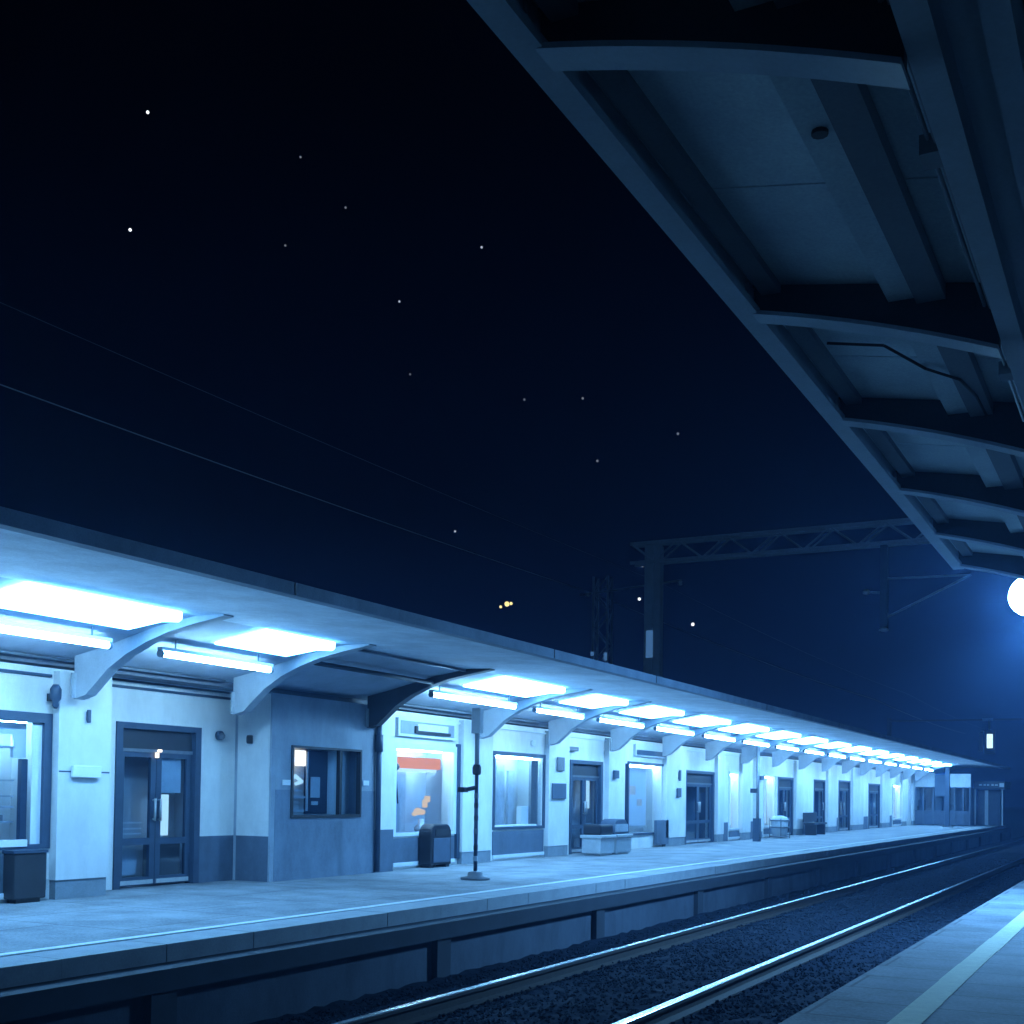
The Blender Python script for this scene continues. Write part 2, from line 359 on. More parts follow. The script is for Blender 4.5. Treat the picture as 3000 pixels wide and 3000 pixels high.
w3 = window(18.78, 20.84, .54, 1.92, fw=.07)
MB().box(XD-.3, XD-.26, 19.44, 19.73, .6, 1.7).box(XD-.35, XD-.3, 19.97, 20.21, .6, 1.6).build('curtain', M['curtain'], w3)
MB().box(XD-.2, XD-.15, 18.96, 19.20, 1.45, 1.75).box(XD-.2, XD-.1, 20.11, 20.40, .6, .95).build('goods', M['white'], w3)
MB().box(XD-.1, XD-.05, 20.40, 20.69, .6, 1.8).build('inner_post', M['mid'], w3)
MB().box(XD-.12, XD+.02, 18.86, 20.50, .57, .62).build('sill', M['white'], w3)
w4 = window(24.97, 27.39, .3, 1.93, fw=.06, panel=False)
MB().box(XD-.2, XD-.18, 25.21, 26.56, .5, 1.8).build('poster', M['paper'], w4)
MB().box(XD-.17, XD-.165, 25.50, 25.88, 1.2, 1.4).box(XD-.17, XD-.165, 25.98, 26.27, .95, 1.1).build('poster_patch', M['patch'], w4)
MB().box(XD+.03, XD+.1, 26.56, 27.33, .06, .62).build('lower_panel', M['dado'], w4)
sg = MB().box(XD, XD+.06, 25.31, 27.35, 2.06, 2.33).build('sign_box', M['framelight'], sb)
MB().box(XD+.06, XD+.07, 25.36, 27.31, 2.09, 2.2).build('sign_face', M['frame'], sg)
for a in ((32.20,33.39,.28,1.88),(35.56,36.85,.3,1.88),(55.81,57.83,.3,1.88)):
    wn = window(*a, fw=.05, depth=.25, framem='framelight')
    MB().box(XD-.29, XD-.28, a[0]+.05, a[1]-.05, .4, 1.8).build('lit_blind', M['lit'], wn)

# ---- doors
def door(y0, y1, h, panes, interior='curtain', glassm='darkglass', framem='frame', XD=XD):
    f = MB(); fw = .1
    f.box(XD-.12, XD+.02, y0, y0+fw, 0, h); f.box(XD-.12, XD+.02, y1-fw, y1, 0, h); f.box(XD-.12, XD+.02, y0+fw, y1-fw, h-.07, h)
    fo = f.build('door_frame', M[framem], sb)
    MB().box(XD-.1, XD-.05, y0+fw, y1-fw, h-.30, h-.07).build('transom', M['dark'], fo)
    MB().box(XD-.1, XD-.03, y0+fw, y1-fw, h-.34, h-.301).build('transom_bar', M['mid'], fo)
    hh = h-.34; a = y0+fw; bnd = y1-fw; n = panes; wd = (bnd-a)/n
    for i in range(n):
        l0 = a+i*wd+.004; l1 = a+(i+1)*wd-.004; sw = .085 if n > 1 else .12
        d = MB(); x0, x1 = XD-.09, XD-.045
        d.box(x0, x1, l0, l0+sw, .02, hh); d.box(x0, x1, l1-sw, l1, .02, hh); d.box(x0, x1, l0+sw, l1-sw, hh-.06, hh); d.box(x0, x1, l0+sw, l1-sw, .02, .12)
        d.box(x0, x1, l0+sw, l1-sw, .5, .58)
        do = d.build('door', M[framem], sb)
        MB().box(x0+.018, x0+.024, l0+sw, l1-sw, .12, .5).box(x0+.018, x0+.024, l0+sw, l1-sw, .58, hh-.06).build('pane', M[glassm], do)
        hy = l1-sw*.5 if i == 0 else l0+sw*.5
        MB().tube((x1+.04, hy, .78), (x1+.04, hy, 1.05), .014, 8).tube((x1, hy, .8), (x1+.04, hy, .8), .01, 6).tube((x1, hy, 1.03), (x1+.04, hy, 1.03), .01, 6).build('handle', M['steel'], do, True)
        MB().box(x1, x1+.01, l0+sw*.3, l1-sw*.3, .035, .085).build('kick_plate', M['steel'], do)
    MB().box(XD-.45, XD-.4, y0, y1, 0, h).box(XD-.7, XD-.221, y0-.03, y0, 0, h).box(XD-.7, XD-.221, y1, y1+.03, 0, h).build('room_wall', M[interior], fo)
    return fo
d1 = door(10.42, 11.84, 1.94, 2, 'room', XD=XR)
MB().box(XR-.1, XR-.09, 11.27, 11.6, 1.12, 1.56).build('notice', M['paper'], d1)  # pale patch painted as a bright reflection in the pane
MB().box(XR-.12, XR-.11, 11.25, 11.42, .6, 1.1).build('notice', M['lit'], d1)  # glowing strip painted as a reflection in the same pane
MB().box(XR-.3, XR-.1, 11.2, 11.62, .05, .5).build('dark_cabinet', M['dark'], d1)
MB().box(XR-.2, XR-.19, 10.62, 10.98, .14, .47).build('box_goods', M['room'], d1)
for z in (.62,.68,.75): MB().box(XR-.15, XR-.14, 10.6, 11.0, z, z+.02).build('shelf_edge', M['paper'], d1)
MB().box(XR-.03, XR-.005, 11.09, 11.13, 1.54, 1.6).box(XR-.03, XR-.005, 11.13, 11.18, 1.61, 1.64).build('door_glow_patch', M['warm'], d1)  # small blocks given a warm glow of their own
d2 = door(21.98, 23.6, 1.87, 2)
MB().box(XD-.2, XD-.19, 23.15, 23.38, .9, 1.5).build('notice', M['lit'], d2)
MB().box(XD-.2, XD-.19, 23.0, 23.5, .25, .6).build('goods', M['white'], d2)
door(28.7, 30.95, 1.83, 2, 'dado'); door(37.1, 38.9, 1.83, 2, 'dado'); door(41.6, 43.2, 1.83, 1, 'dado')
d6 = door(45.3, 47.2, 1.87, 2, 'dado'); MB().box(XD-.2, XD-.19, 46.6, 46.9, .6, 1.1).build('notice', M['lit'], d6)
door(50.6, 52.9, 1.83, 2, 'curtain')

# ------------------------------------------------------------------ far canopy
cn = thing('platform_canopy', 'long low canopy with curved ribs over the far platform, lit from beneath', 'canopy')
PROF = [(-10.59,2.435),(-9.6,2.62),(-8.9,2.79),(-8.35,2.875),(-7.4,2.86),(-6.46,2.815)]
s_ = MB(); YC0, YC1 = -1.5, 66.
def sheet(mb, pts, y0, y1, t=.035):
    for (xa, za), (xb, zb) in zip(pts[:-1], pts[1:]):
        mb.prism_y([(xa,za),(xb,zb),(xb,zb+t),(xa,za+t)], y0, y1)
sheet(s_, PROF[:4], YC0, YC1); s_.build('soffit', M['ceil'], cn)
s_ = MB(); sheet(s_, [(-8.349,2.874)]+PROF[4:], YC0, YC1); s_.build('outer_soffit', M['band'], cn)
MB().box(-6.458, -6.35, YC0, YC1, 2.79, 2.90).build('fascia', M['fascia'], cn)
MB().prism_y([(-10.8,2.96),(-6.46,2.89),(-6.46,2.925),(-13.3,3.08),(-13.3,3.05)], YC0, YC1).build('roof', M['roof'], cn)
MB().box(-8.40, -8.36, 11.9, 14.6, 2.835, 2.86).build('light_trim', M['mid'], cn)
RP = [(-9.995,2.09),(-9.83,2.13),(-9.52,2.39),(-9.27,2.535),(-9.0,2.645),(-8.7,2.735),(-8.35,2.80),(-8.12,2.835),(-8.0,2.855),(-8.0,2.868),(-8.35,2.872),(-8.9,2.787),(-9.6,2.617),(-9.995,2.54)]
for i, r in enumerate(RIBS):
    MB().prism_y(RP, r-.07, r+.07).build('rib', M['darksteel'] if i == 4 else M['rib'], cn)  # rib with no lights before it gets a darker colour for shade
MB().tube((-8.9, 11.9, 2.70), (-8.9, 14.6, 2.70), .03, 8).build('conduit', M['dark'], cn, True)
MB().tube((-9.95, 14.88, .02), (-9.95, 14.88, 2.2), .04, 8).tube((-9.95,14.88,1.75),(-9.95,14.88,2.0),.06,8).build('drain_pipe', M['frame'], cn, True)
MB().tube((-10.1, -1.4, 2.50), (-10.1, 11.7, 2.50), .018, 6).build('conduit', M['mid'], cn, True)
MB().tube((-10.1, 15.0, 2.50), (-10.1, 63., 2.50), .018, 6).build('conduit', M['mid'], cn, True)
for r in RIBS[:8]:
    MB().box(-9.99, -9.965, r-.12, r+.12, 2.10, 2.36).build('bracket_plate', M['rib'], cn)
for yy in (4., 8.2, 13.2, 16.6, 22.3, 28.2): MB().box(-6.352, -6.343, yy, yy+.012, 2.792, 2.898).build('board_joint', M['dark'], cn)
# ------------------------------------------------------------------ tubes of the far canopy, and soffit panels glowing for the tube light
bays = [(a, c) for i, (a, c) in enumerate(zip(RIBS[:-1], RIBS[1:])) if i != 3]
for i, (a, c) in enumerate(bays):
    lab = 'nearest ceiling panel with painted tube glow, just left of the picture' if i == 0 else 'broad white ceiling panel with painted tube glow, %s from the left under the far canopy' % ORD[i-1]
    t = thing('painted_glow_panel', lab, 'ceiling panel', 'ceiling panels with painted tube glow on the far canopy')
    y0, y1 = a+.95, c-.32
    MB().prism_y([(-9.0,2.735),(-8.55,2.79),(-8.34,2.775),(-8.30,2.80),(-8.30,2.868),(-9.0,2.76)], y0, y1).build('painted_glow_sheet', M[('panelm','panelm','panel_dim','panel_bright','panelm','panel_dim','panelm','panel_bright')[i % 8]], t)  # tube light on the soffit painted as a glowing sheet
    MB().prism_y([(-9.04,2.75),(-9.,2.755),(-9.,2.765),(-9.04,2.76)], y0-.02, y1+.02).build('glow_panel_frame', M['framelight'], t)
    lab = 'nearest fluorescent tube, just left of the picture' if i == 0 else 'thin white fluorescent tube, %s from the left under the far canopy' % ORD[i-1]
    t = thing('tube_light', lab, 'tube light', 'fluorescent tubes hung along the far canopy')
    z = 2.57; x = -9.14; y0, y1 = a+.3, c-.45
    MB().tube((x, y0-.035, z), (x, y0, z), .04, 10).tube((x, y1, z), (x, y1+.035, z), .04, 10).build('end_cap', M['mid'], t)
    MB().tube((x, y0, z), (x, y1, z), .029, 10).build('tube', M[('tubem','tubem','tubem','tubem','tube_dim','tubem','tubem','tube_dim')[i % 8]], t, True)
    MB().box(x-.035, x+.035, y0-.03, y1+.03, z+.034, z+.07).build('housing', M['framelight'], t)
    MB().tube((x, y0+.2, z+.07), (x, y0+.2, z+.17), .01, 6).tube((x, y1-.2, z+.07), (x, y1-.2, z+.17), .01, 6).build('hanger', M['mid'], t)

# ------------------------------------------------------------------ furniture of the far platform
t = thing('canopy_post', 'slim dark steel post on a plate near the edge of far platform', 'post')
MB().tube((-8.15,14.57,.02),(-8.15,14.57,1.5),.028,10).build('lower_shaft', M['frame'], t, True)
MB().tube((-8.15,14.57,1.5),(-8.15,14.57,2.3),.032,10).build('upper_shaft', M['rib'], t, True)
MB().box(-8.22,-8.08,14.52,14.62,1.98,2.32).build('top_box', M['pillar'], t, bevel=.01)
MB().lathe((-8.15,14.57,0), [(.2,.0),(.2,.03),(.11,.05),(.1,.1),(.05,.12)], 14).build('base_plate', M['mid'], t, True)
MB().lathe((-8.15,14.57,1.42), [(.05,0),(.06,.03),(.06,.1),(.045,.14)], 12).build('collar', M['dark'], t, True)
MB().tube((-8.15,14.57,1.25),(-8.28,14.45,1.21),.03,8).box(-8.33,-8.24,14.38,14.5,1.18,1.25).build('bracket', M['dark'], t)
for z in (.25,.4,.62,.8,.97,1.1): MB().lathe((-8.15,14.57,z), [(.0285,0),(.031,.01),(.031,.06),(.0285,.07)], 10).build('sticker', random.choice([M['mid'],M['kiosk'],M['dark']]), t, True)
t = thing('canopy_post', 'thin post with a small box before the pale pillar midway along', 'post')
MB().tube((-9.45,32.4,0),(-9.45,32.4,2.6),.045,8).build('shaft', M['mid'], t, True)
MB().box(-9.6,-9.45,32.2,32.4,1.3,1.42).build('bracket', M['dark'], t); MB().box(-9.55,-9.38,32.3,32.5,.0,.62).build('base_sleeve', M['frame'], t)
t = thing('canopy_post', 'dark post rising from the platform at the distant glazed shelter', 'post')
MB().box(-8.2,-8.02,57.2,57.4,0,2.7).build('shaft', M['frame'], t); MB().box(-8.3,-7.9,57.1,57.5,0,.06).build('base_plate', M['mid'], t)

def rounded(mb, x0, x1, y0, y1, z0, z1, r, n=6):     # box with rounded top along the track
    pts = [(y0, z0), (y1, z0)]
    pts += [(y1-r+r*math.cos(k*math.pi/2/n), z1-r+r*math.sin(k*math.pi/2/n)) for k in range(n+1)]
    pts += [(y0+r-r*math.sin(k*math.pi/2/n), z1-r+r*math.cos(k*math.pi/2/n)) for k in range(n+1)]
    m = len(pts)
    mb.add([(x0, a, b_) for a, b_ in pts] + [(x1, a, b_) for a, b_ in pts],
           [tuple(range(m-1, -1, -1)), tuple(range(m, 2*m))] + [(i, (i+1) % m, (i+1) % m+m, i+m) for i in range(m)])
    return mb
t = thing('litter_bin', 'dark round-topped litter bin before the display window with red banner', 'litter bin')
rounded(MB(), -10.17, -9.94, 16.35, 16.98, .04, .68, .16).build('body', M['bin'], t, bevel=.02)
MB().box(-9.94, -9.93, 16.42, 16.92, .08, .46).build('painted_lit_front', M['binside'], t, bevel=.008)  # lighter colour puts the light on the track-facing side
MB().box(-9.94, -9.932, 16.48, 16.86, .5, .6).build('slot', M['dark'], t)
MB().box(-10.15, -9.96, 16.38, 16.48, 0, .04).box(-10.15, -9.96, 16.85, 16.95, 0, .04).build('foot', M['dark'], t)
t = thing('litter_bin', 'square dark bin under the shop window at the left end', 'litter bin')
MB().box(-10.19, -10.02, 8.55, 8.95, .04, .5).build('body', M['dark'], t, bevel=.012)
MB().box(-10.192, -10.01, 8.54, 8.96, .5, .53).build('lid', M['frame'], t); MB().box(-10.17, -10.05, 8.6, 8.9, 0, .04).build('foot', M['dark'], t)

def leafbox(x0, x1, y0, y1, z0, z1, n):
    m = MB()
    for k in range(n):
        c = Vector((random.uniform(x0,x1), random.uniform(y0,y1), z0+(z1-z0)*random.random()**.7))
        a = Vector((random.uniform(-1,1),random.uniform(-1,1),random.uniform(-1,1))).normalized(); b_ = a.orthogonal().normalized()
        s1 = random.uniform(.03,.06)
        m.add([c-a*s1, c+b_*s1*.5, c+a*s1, c-b_*s1*.5], [(0,1,2,3)])
    return m
for (y0, y1, lb) in ((21.75,22.5,'pale concrete bin with flat dark lid, left of the pair'),(22.56,23.38,'pale concrete bin with taller rounded dark hood, right of the pair')):
    t = thing('concrete_bin', lb, 'litter bin', 'concrete bins before the double door')
    p = MB(); p.box(-9.83, -9.43, y0+.03, y1-.03, .04, .34); p.box(-9.86, -9.4, y0, y1, .34, .4); p.box(-9.8,-9.46,y0+.08,y1-.08,0,.04)
    p.build('tub', M['concrete'], t, bevel=.012)
    if y0 < 22: MB().box(-9.82,-9.44,y0+.05,y1-.08,.402,.6).build('lid', M['bin'], t, bevel=.03)
    else:
        rounded(MB(), -9.82, -9.5, y0+.06, y1-.04, .402, .7, .22).build('hood', M['binside'], t, bevel=.02)
        MB().box(-9.5,-9.47,y0+.1,y1-.12,.45,.6).build('flap', M['kiosk'], t)
t = thing('bench', 'low dark platform bench beside the far building, midway along', 'bench')
MB().box(-9.95,-9.6,39.3,41.,.34,.40).build('seat', M['dark'], t); MB().box(-9.98,-9.94,39.3,41.,.42,.72).build('backrest', M['dark'], t)
for yy in (39.5, 40.7): MB().box(-9.96,-9.6,yy,yy+.08,0,.34).build('leg', M['dark'], t)
t = thing('litter_bin', 'pale round wire bin with a bag beside the lit narrow window', 'litter bin')
MB().lathe((-9.75,35.7,0), [(.2,.02),(.24,.3),(.27,.55),(.2,.62),(.08,.66)], 14).build('bag', M['room'], t, True)
for z in (.03,.3,.5): MB().lathe((-9.75,35.7,z), [(.285,0),(.29,.01),(.29,.03),(.285,.04)], 16).build('hoop', M['mid'], t, True)
for k in range(4):
    a = k*math.pi/2+.4; MB().tube((-9.75+.29*math.cos(a),35.7+.29*math.sin(a),0),(-9.75+.29*math.cos(a),35.7+.29*math.sin(a),.58),.015,6).build('leg', M['mid'], t)

def small(name, label, cat, x, y, z, dy, dz, m='dark', dx=.06):
    t = thing(name, label, cat)
    MB().box(x, x+.015, y-dy*.35, y+dy*.35, z-dz*.35, z+dz*.35).build('mount', M['mid'], t)
    MB().box(x+.015, x+.015+dx, y-dy/2, y+dy/2, z-dz/2, z+dz/2).build('body', M[m], t, bevel=.008)
    return t
t = thing('wall_lamp', 'small dark wall lamp above the shop window at the left end', 'wall lamp')
MB().box(XD, XD+.04, 9.06, 9.13, 2.06, 2.14).build('mount', M['dark'], t)
MB().lathe((XD+.13, 9.06, 1.98), [(.015,0),(.035,.03),(.03,.07),(.055,.1),(.06,.2),(.03,.25)], 12).build('body', M['frame'], t, True)
small('wall_plate', 'narrow dark plate on the left pillar below the curved rib', 'plate', XP, 9.52, 1.93, .05, .14, 'frame', .02)
t = thing('name_plate', 'white rectangular plate fixed across the left pillar', 'sign')
MB().box(XP+.012, XP+.05, 9.3, 9.69, 1.275, 1.40).build('plate', M['white'], t, bevel=.006)
MB().box(XP+.002, XP+.012, 9.34, 9.65, 1.30, 1.38).build('mount', M['mid'], t)
tag(MB().box(XP+.0005, XP+.0015, 9.15, 9.85, 1.325, 1.342).build('cable', M['frame']), 'thin dark cable running behind the white plate on left pillar', 'cable')
t = thing('wall_lamp', 'round dark lamp on the wall right of the left double door', 'wall lamp')
MB().tube((XR,12.17,1.86),(XR+.05,12.17,1.86),.06,14).build('body', M['frame'], t, True); MB().ball((XR+.06,12.17,1.85),.045,10).build('cover', M['mid'], t, True)
small('wall_speaker', 'small dark box on the kiosk side wall', 'speaker', XR+.25, KY0-.06, 1.82, .07, .11, 'dark', .05)
small('hanging_sign', 'small dark sign high on pillar left of planters', 'sign', XP, 21.3, 1.76, .3, .26, 'mid', .03)
small('information_plaque', 'square grey plaque on pillar left of the planters', 'plaque', XP, 21.25, 1.24, .62, .3, 'binside', .02)
small('wall_speaker', 'elongated dark speaker on the wall above the middle double door', 'speaker', XD, 21.9, 2.08, .6, .08, 'mid', .08)
small('wall_box', 'dark little box on the narrow pillar beside the middle double door', 'box', XP, 24.0, 1.62, .22, .17, 'frame')
tag(MB().tube((XP+.012, 18.05, .25), (XP+.012, 18.05, 2.3), .012, 6).build('cable_pipe', M['framelight']), 'thin pale cable pipe running up the pillar behind the slim post', 'pipe')
small('alarm_bell', 'tiny round-edged box high on wall right of the framed shop window', 'alarm', XD, 20.3, 2.12, .12, .12, 'white', .05)
small('wall_notice', 'thin dark notice on broad white pillar right of bright window', 'notice', XP, 28.0, 1.68, .14, .26, 'binside', .02)
small('wall_notice', 'wider dark notice lower on broad white pillar right of bright window', 'notice', XP, 27.95, 1.27, .3, .22, 'binside', .02)
small('wall_speaker', 'small dark speaker on distant pillar above the thin post', 'speaker', XP, 34.85, 1.75, .25, .12, 'frame')

# ------------------------------------------------------------------ far end of the platform
t = thing('glazed_shelter', 'dark glazed waiting shelter closing the distant end of the far platform', 'shelter')
for x in (-10.4,-9.75,-9.3,-8.75,-8.35,-7.95,-7.66): MB().box(x, x+.07, 60.9, 61.0, 0, 1.82).build('post', M['dado'], t)
for a, c in ((-10.33,-9.75),(-9.68,-9.3),(-9.23,-8.75),(-8.68,-8.35),(-8.28,-7.95),(-7.88,-7.66)):
    MB().box(a, c, 60.94, 60.95, .7, 1.75).build('pane', M['darkglass'], t); MB().box(a, c, 60.93, 60.96, .05, .7).build('lower_panel', M['binside'], t)
MB().box(-10.4,-9.2,61.01,61.06,1.82,2.5).box(-8.6,-7.6,61.01,61.06,1.82,2.45).build('header_panel', M['plaster'], t)
MB().box(-9.2,-8.6,60.9,61.0,1.4,2.4).build('display_board', M['dado'], t)
for k, (x, h) in enumerate(((-10.2,.9),(-9.9,1.2),(-9.5,.8),(-9.1,1.3),(-8.6,1.0),(-8.1,1.35),(-7.85,.7))):
    MB().box(x-.15, x+.12, 61.6, 61.9, 0, h).build('stored_box', M[('dark','frame','mid','kiosklow')[k%4]], t)
MB().box(-10.4,-7.6,62.8,62.85,0,1.8).build('back_wall', M['dado'], t)
t = thing('platform_kiosk', 'dark kiosk with a lettered header at the very end of platform', 'kiosk')
MB().box(-7.56,-6.6,63.5,64.4,0,1.75).build('body', M['dado'], t)
MB().box(-7.6,-6.2,62.0,64.4,1.78,2.12).build('header', M['frame'], t)
MB().box(-7.1,-6.95,62.05,62.1,.05,1.7).box(-6.35,-6.3,62.05,62.1,.05,1.75).box(-7.56,-7.5,62.05,62.1,.05,1.75).build('post', M['room'], t)
MB().box(-7.5,-7.1,62.06,62.07,.1,1.6).box(-6.95,-6.35,62.06,62.07,.1,1.6).build('pane', M['glass'], t)
h = MB()
for k, (a, c, zz) in enumerate(((-7.35,-7.22,.03),(-7.15,-7.05,.03),(-7.0,-6.9,.03),(-6.8,-6.7,.04),(-6.65,-6.52,.03),(-6.45,-6.25,.09))): h.box(a, c, 61.985, 61.998, 1.95-zz, 1.95+zz)
h.build('header_marks', M['paper'], t)

# ------------------------------------------------------------------ overhead line equipment
def lattice(mb, x0, x1, y0, y1, z0, z1, r=.03, step=1.2, axis='x'):
    if axis == 'x':
        for y in (y0, y1):
            for z in (z0, z1): mb.box(x0, x1, y-r, y+r, z-r, z+r)
        n = max(1, int((x1-x0)/step)); d = (x1-x0)/n
        for i in range(n):
            a, c = x0+i*d, x0+(i+1)*d
            for y in (y0, y1):
                mb.tube((a,y,z0 if i%2 else z1),(c,y,z1 if i%2 else z0), r*.6, 5)
            mb.tube((a,y0,z1),(c,y1,z1), r*.5, 5)
    else:
        for x in (x0, x1):
            for y in (y0, y1): mb.box(x-r, x+r, y-r, y+r, z0, z1)
        n = max(1, int((z1-z0)/step)); d = (z1-z0)/n
        for i in range(n):
            a, c = z0+i*d, z0+(i+1)*d
            for y in (y0, y1): mb.tube((x0 if i%2 else x1,y,a),(x1 if i%2 else x0,y,c), r*.6, 5)
            for x in (x0, x1): mb.tube((x,y0 if i%2 else y1,a),(x,y1 if i%2 else y0,c), r*.6, 5)
    return mb
t = thing('catenary_portal', 'tall dark catenary portal with lattice beam crossing above the track', 'catenary portal')
MB().box(-14.14,-13.86,35.85,36.15,-.9,9.0).box(-13.8,-13.62,35.85,36.15,-.9,9.0).box(-14.1,-13.7,35.9,36.1,-.9,9.).build('mast', M['steel'], t)
MB().box(2.0,2.4,35.85,36.15,-.9,9.0).build('mast', M['steel'], t)
lattice(MB(), -14.6, 2.6, 35.8, 36.2, 8.5, 9.1, .045, .75).build('lattice_beam', M['steel'], t)
MB().box(-14.06,-13.84,35.83,35.849,5.5,6.35).build('mast_plate', M['plate'], t)  # plate glows in place of lamp light falling on it
MB().box(-6.95,-6.75,35.9,36.1,6.1,8.46).build('drop_post', M['darksteel'], t)
MB().tube((-6.75,36,6.4),(-4.5,36,7.45),.035,8).tube((-6.75,36,7.5),(-4.5,36,7.45),.03,8).tube((-6.9,36,7.1),(-7.35,36,7.15),.03,6).build('cantilever_arm', M['steel'], t, True)
MB().lathe((-7.35,36,7.08), [(.05,0),(.1,.03),(.1,.1),(.05,.14)], 10).build('insulator', M['white'], t, True)
MB().lathe((-6.85,36,5.98), [(.05,0),(.14,.03),(.14,.07),(.05,.12)], 10).build('insulator', M['paper'], t, True)
t = thing('catenary_mast', 'slim lattice catenary mast with painted glints behind the far canopy', 'catenary mast')
lattice(MB(), -17.98, -17.42, 40.6, 41.0, -.9, 9.1, .035, .6, 'z').build('lattice_shaft', M['steel'], t)
MB().tube((-18.6,40.8,8.5),(-14.7,40.8,8.78),.035,6).build('cross_arm', M['steel'], t, True)
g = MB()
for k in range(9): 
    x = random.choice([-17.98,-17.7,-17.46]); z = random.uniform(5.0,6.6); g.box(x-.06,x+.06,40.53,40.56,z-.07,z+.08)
g.box(-17.85,-17.45,40.53,40.56,4.85,5.0); g.build('painted_glint', M['plate'], t)  # small glowing squares painted in as glints on the lattice
for x, z in ((-18.3,8.42),(-14.75,8.6)): MB().lathe((x,40.8,z), [(.04,0),(.09,.03),(.05,.08),(.09,.12),(.04,.16)], 8).build('insulator', M['paper'], t, True)
def wire(x, z, label, rr=.012, mm='steel', sag=.25, y0=-10, y1=140, seg=40.8):
    m = MB(); y = y0
    pts = []
    while y <= y1:
        u = ((y-40.8) % 50)/50; pts.append((x, y, z - sag*4*u*(1-u))); y += 3
    for a, c in zip(pts[:-1], pts[1:]): m.tube(a, c, rr, 5)
    tag(m.build('overhead_wire', M[mm]), label, 'wire', 'overhead wires')
wire(-18., 8.5, 'lower thin overhead wire crossing the night sky'); wire(-15.6, 8.8, 'upper faint overhead wire crossing the night sky', .006, 'mid')
t = thing('signal_gantry', 'distant gantry with a bright white signal over the platform end', 'signal')
MB().box(-13.1,-12.9,69.9,70.1,-.9,5.7).build('mast', M['darksteel'], t); MB().box(.5,.7,69.9,70.1,-.9,5.7).build('mast', M['darksteel'], t)
MB().box(-13.1,.7,69.94,70.06,5.5,5.6).build('beam', M['darksteel'], t)
MB().box(-8.05,-7.5,70.02,70.12,3.7,5.0).build('backboard', M['dark'], t); MB().box(-7.85,-7.75,69.95,70.05,5.0,5.5).build('hanger', M['steel'], t)
MB().box(-7.92,-7.62,69.96,70.015,4.02,4.78).build('signal_face', M['signal'], t, bevel=.08)
MB().box(-8.32,-8.14,69.97,70.03,3.85,4.85).build('side_plate', M['paper'], t); MB().box(-8.2,-8.05,69.98,70.02,4.9,4.95).build('side_bracket', M['steel'], t)
MB().box(-8.15,-7.6,69.9,69.935,5.48,5.62).build('beam_plate', M['paper'], t)

# ------------------------------------------------------------------ near canopy
nc = thing('platform_canopy', 'dark canopy with arched ribs overhead at the upper right', 'canopy')
NY0, NY1 = -1., 13.4
NR = [-.9, 1.25, 3.55, 5.97, 7.88, 9.83, 11.6, 13.25]
MB().box(-1.85, -1.79, NY0, NY1, 3.56, 3.78).box(-1.79, -1.745, NY0, NY1, 3.56, 3.60).build('edge_beam', M['nrib'], nc)
def soff(x): return 3.735 - .17*(x+1.83)
pn = MB()
cut = sorted(set([NY0, NY1] + NR + [(a+c)/2+.12 for a, c in zip(NR[:-1], NR[1:])]))
for a, c in zip(cut[:-1], cut[1:]):
    pn.prism_y([(-1.79,soff(-1.79)),(-.6,soff(-.6)),(-.6,soff(-.6)+.03),(-1.79,soff(-1.79)+.03)], a+.006, c-.006)
    pn.prism_y([(-.33,3.47),(3.,3.3),(3.,3.33),(-.33,3.5)], a+.006, c-.006)
pn.build('soffit_panel', M['nceil'], nc)
MB().prism_y([(-1.86,3.80),(-.4,3.60),(3.1,3.4),(3.1,3.5),(-.4,3.72),(-1.86,3.86)], NY0, NY1).build('roof', M['roof'], nc)
MB().box(-1.735,-1.64, NY0, NY1, 3.66, 3.735).build('gutter_shade_strip', M['nstrip'], nc)  # dark strip colours in the shade behind the edge beam
MB().box(-1.12,-.99, NY0, NY1, 3.52, 3.59).build('purlin', M['nceil'], nc)
MB().box(-.99,-.86, NY0, NY1, 3.49, 3.565).build('purlin_dark_side', M['nstrip'], nc)  # darker strip as the right side of the purlin
MB().box(-.62,-.53, NY0, NY1, 3.26, 3.5).box(-.53,-.42, NY0, NY1, 3.38, 3.5).box(-.42,-.34, NY0, NY1, 3.29, 3.5).build('spine_beam', M['nrib'], nc)
ncur = 10
for r in NR:
    poly = []
    for k in range(ncur+1):
        u = k/ncur; x = -1.785 + u*1.16
        z = 3.585 - .36*(.72*u + .28*u*u)
        poly.append((x, z))
    top = [(-.625, soff(-.625)-.004), (-1.785, soff(-1.785)-.004)]
    ro = MB().prism_y(poly+top, r-.025, r+.025).build('rib', M['darksteel'], nc)
    fl = MB()
    for (xa,za),(xb,zb) in zip(poly[:-1], poly[1:]):
        fl.prism_y([(xa,za-.022),(xb,zb-.022),(xb,zb-.002),(xa,za-.002)], r-.07, r+.07)
    fl.build('flange', M['nrib'], ro)
for a in (5.97, 11.6):
    MB().box(-.22,-.08,a-.07,a+.07,-.1,3.6).build('column', M['darksteel'], nc)
for r in NR:
    MB().box(-1.79, -1.775, r-.12, r+.12, 3.60, 3.70).build('bolt_plate', M['nrib'], nc)
MB().tube((-.66, NY0, 3.42), (-.66, NY1, 3.42), .014, 6).tube((-.69, NY0, 3.43), (-.69, NY1, 3.43), .009, 6).build('conduit', M['nstrip'], nc, True)
for yy in (2.4, 4.35, 6.8, 9.0): MB().box(-.72,-.63,yy,yy+.12,3.38,3.45).build('junction_box', M['nstrip'], nc)
cb = MB(); pts = [(-1.6, 6.75, 3.67), (-1.3, 6.78, 3.62), (-1.1, 6.9, 3.50), (-.95, 7.1, 3.48), (-.9, 7.4, 3.47), (-.89, 7.8, 3.47)]
for a, c in zip(pts[:-1], pts[1:]): cb.tube(a, c, .008, 6)
cb.build('cable', M['dark'], nc)
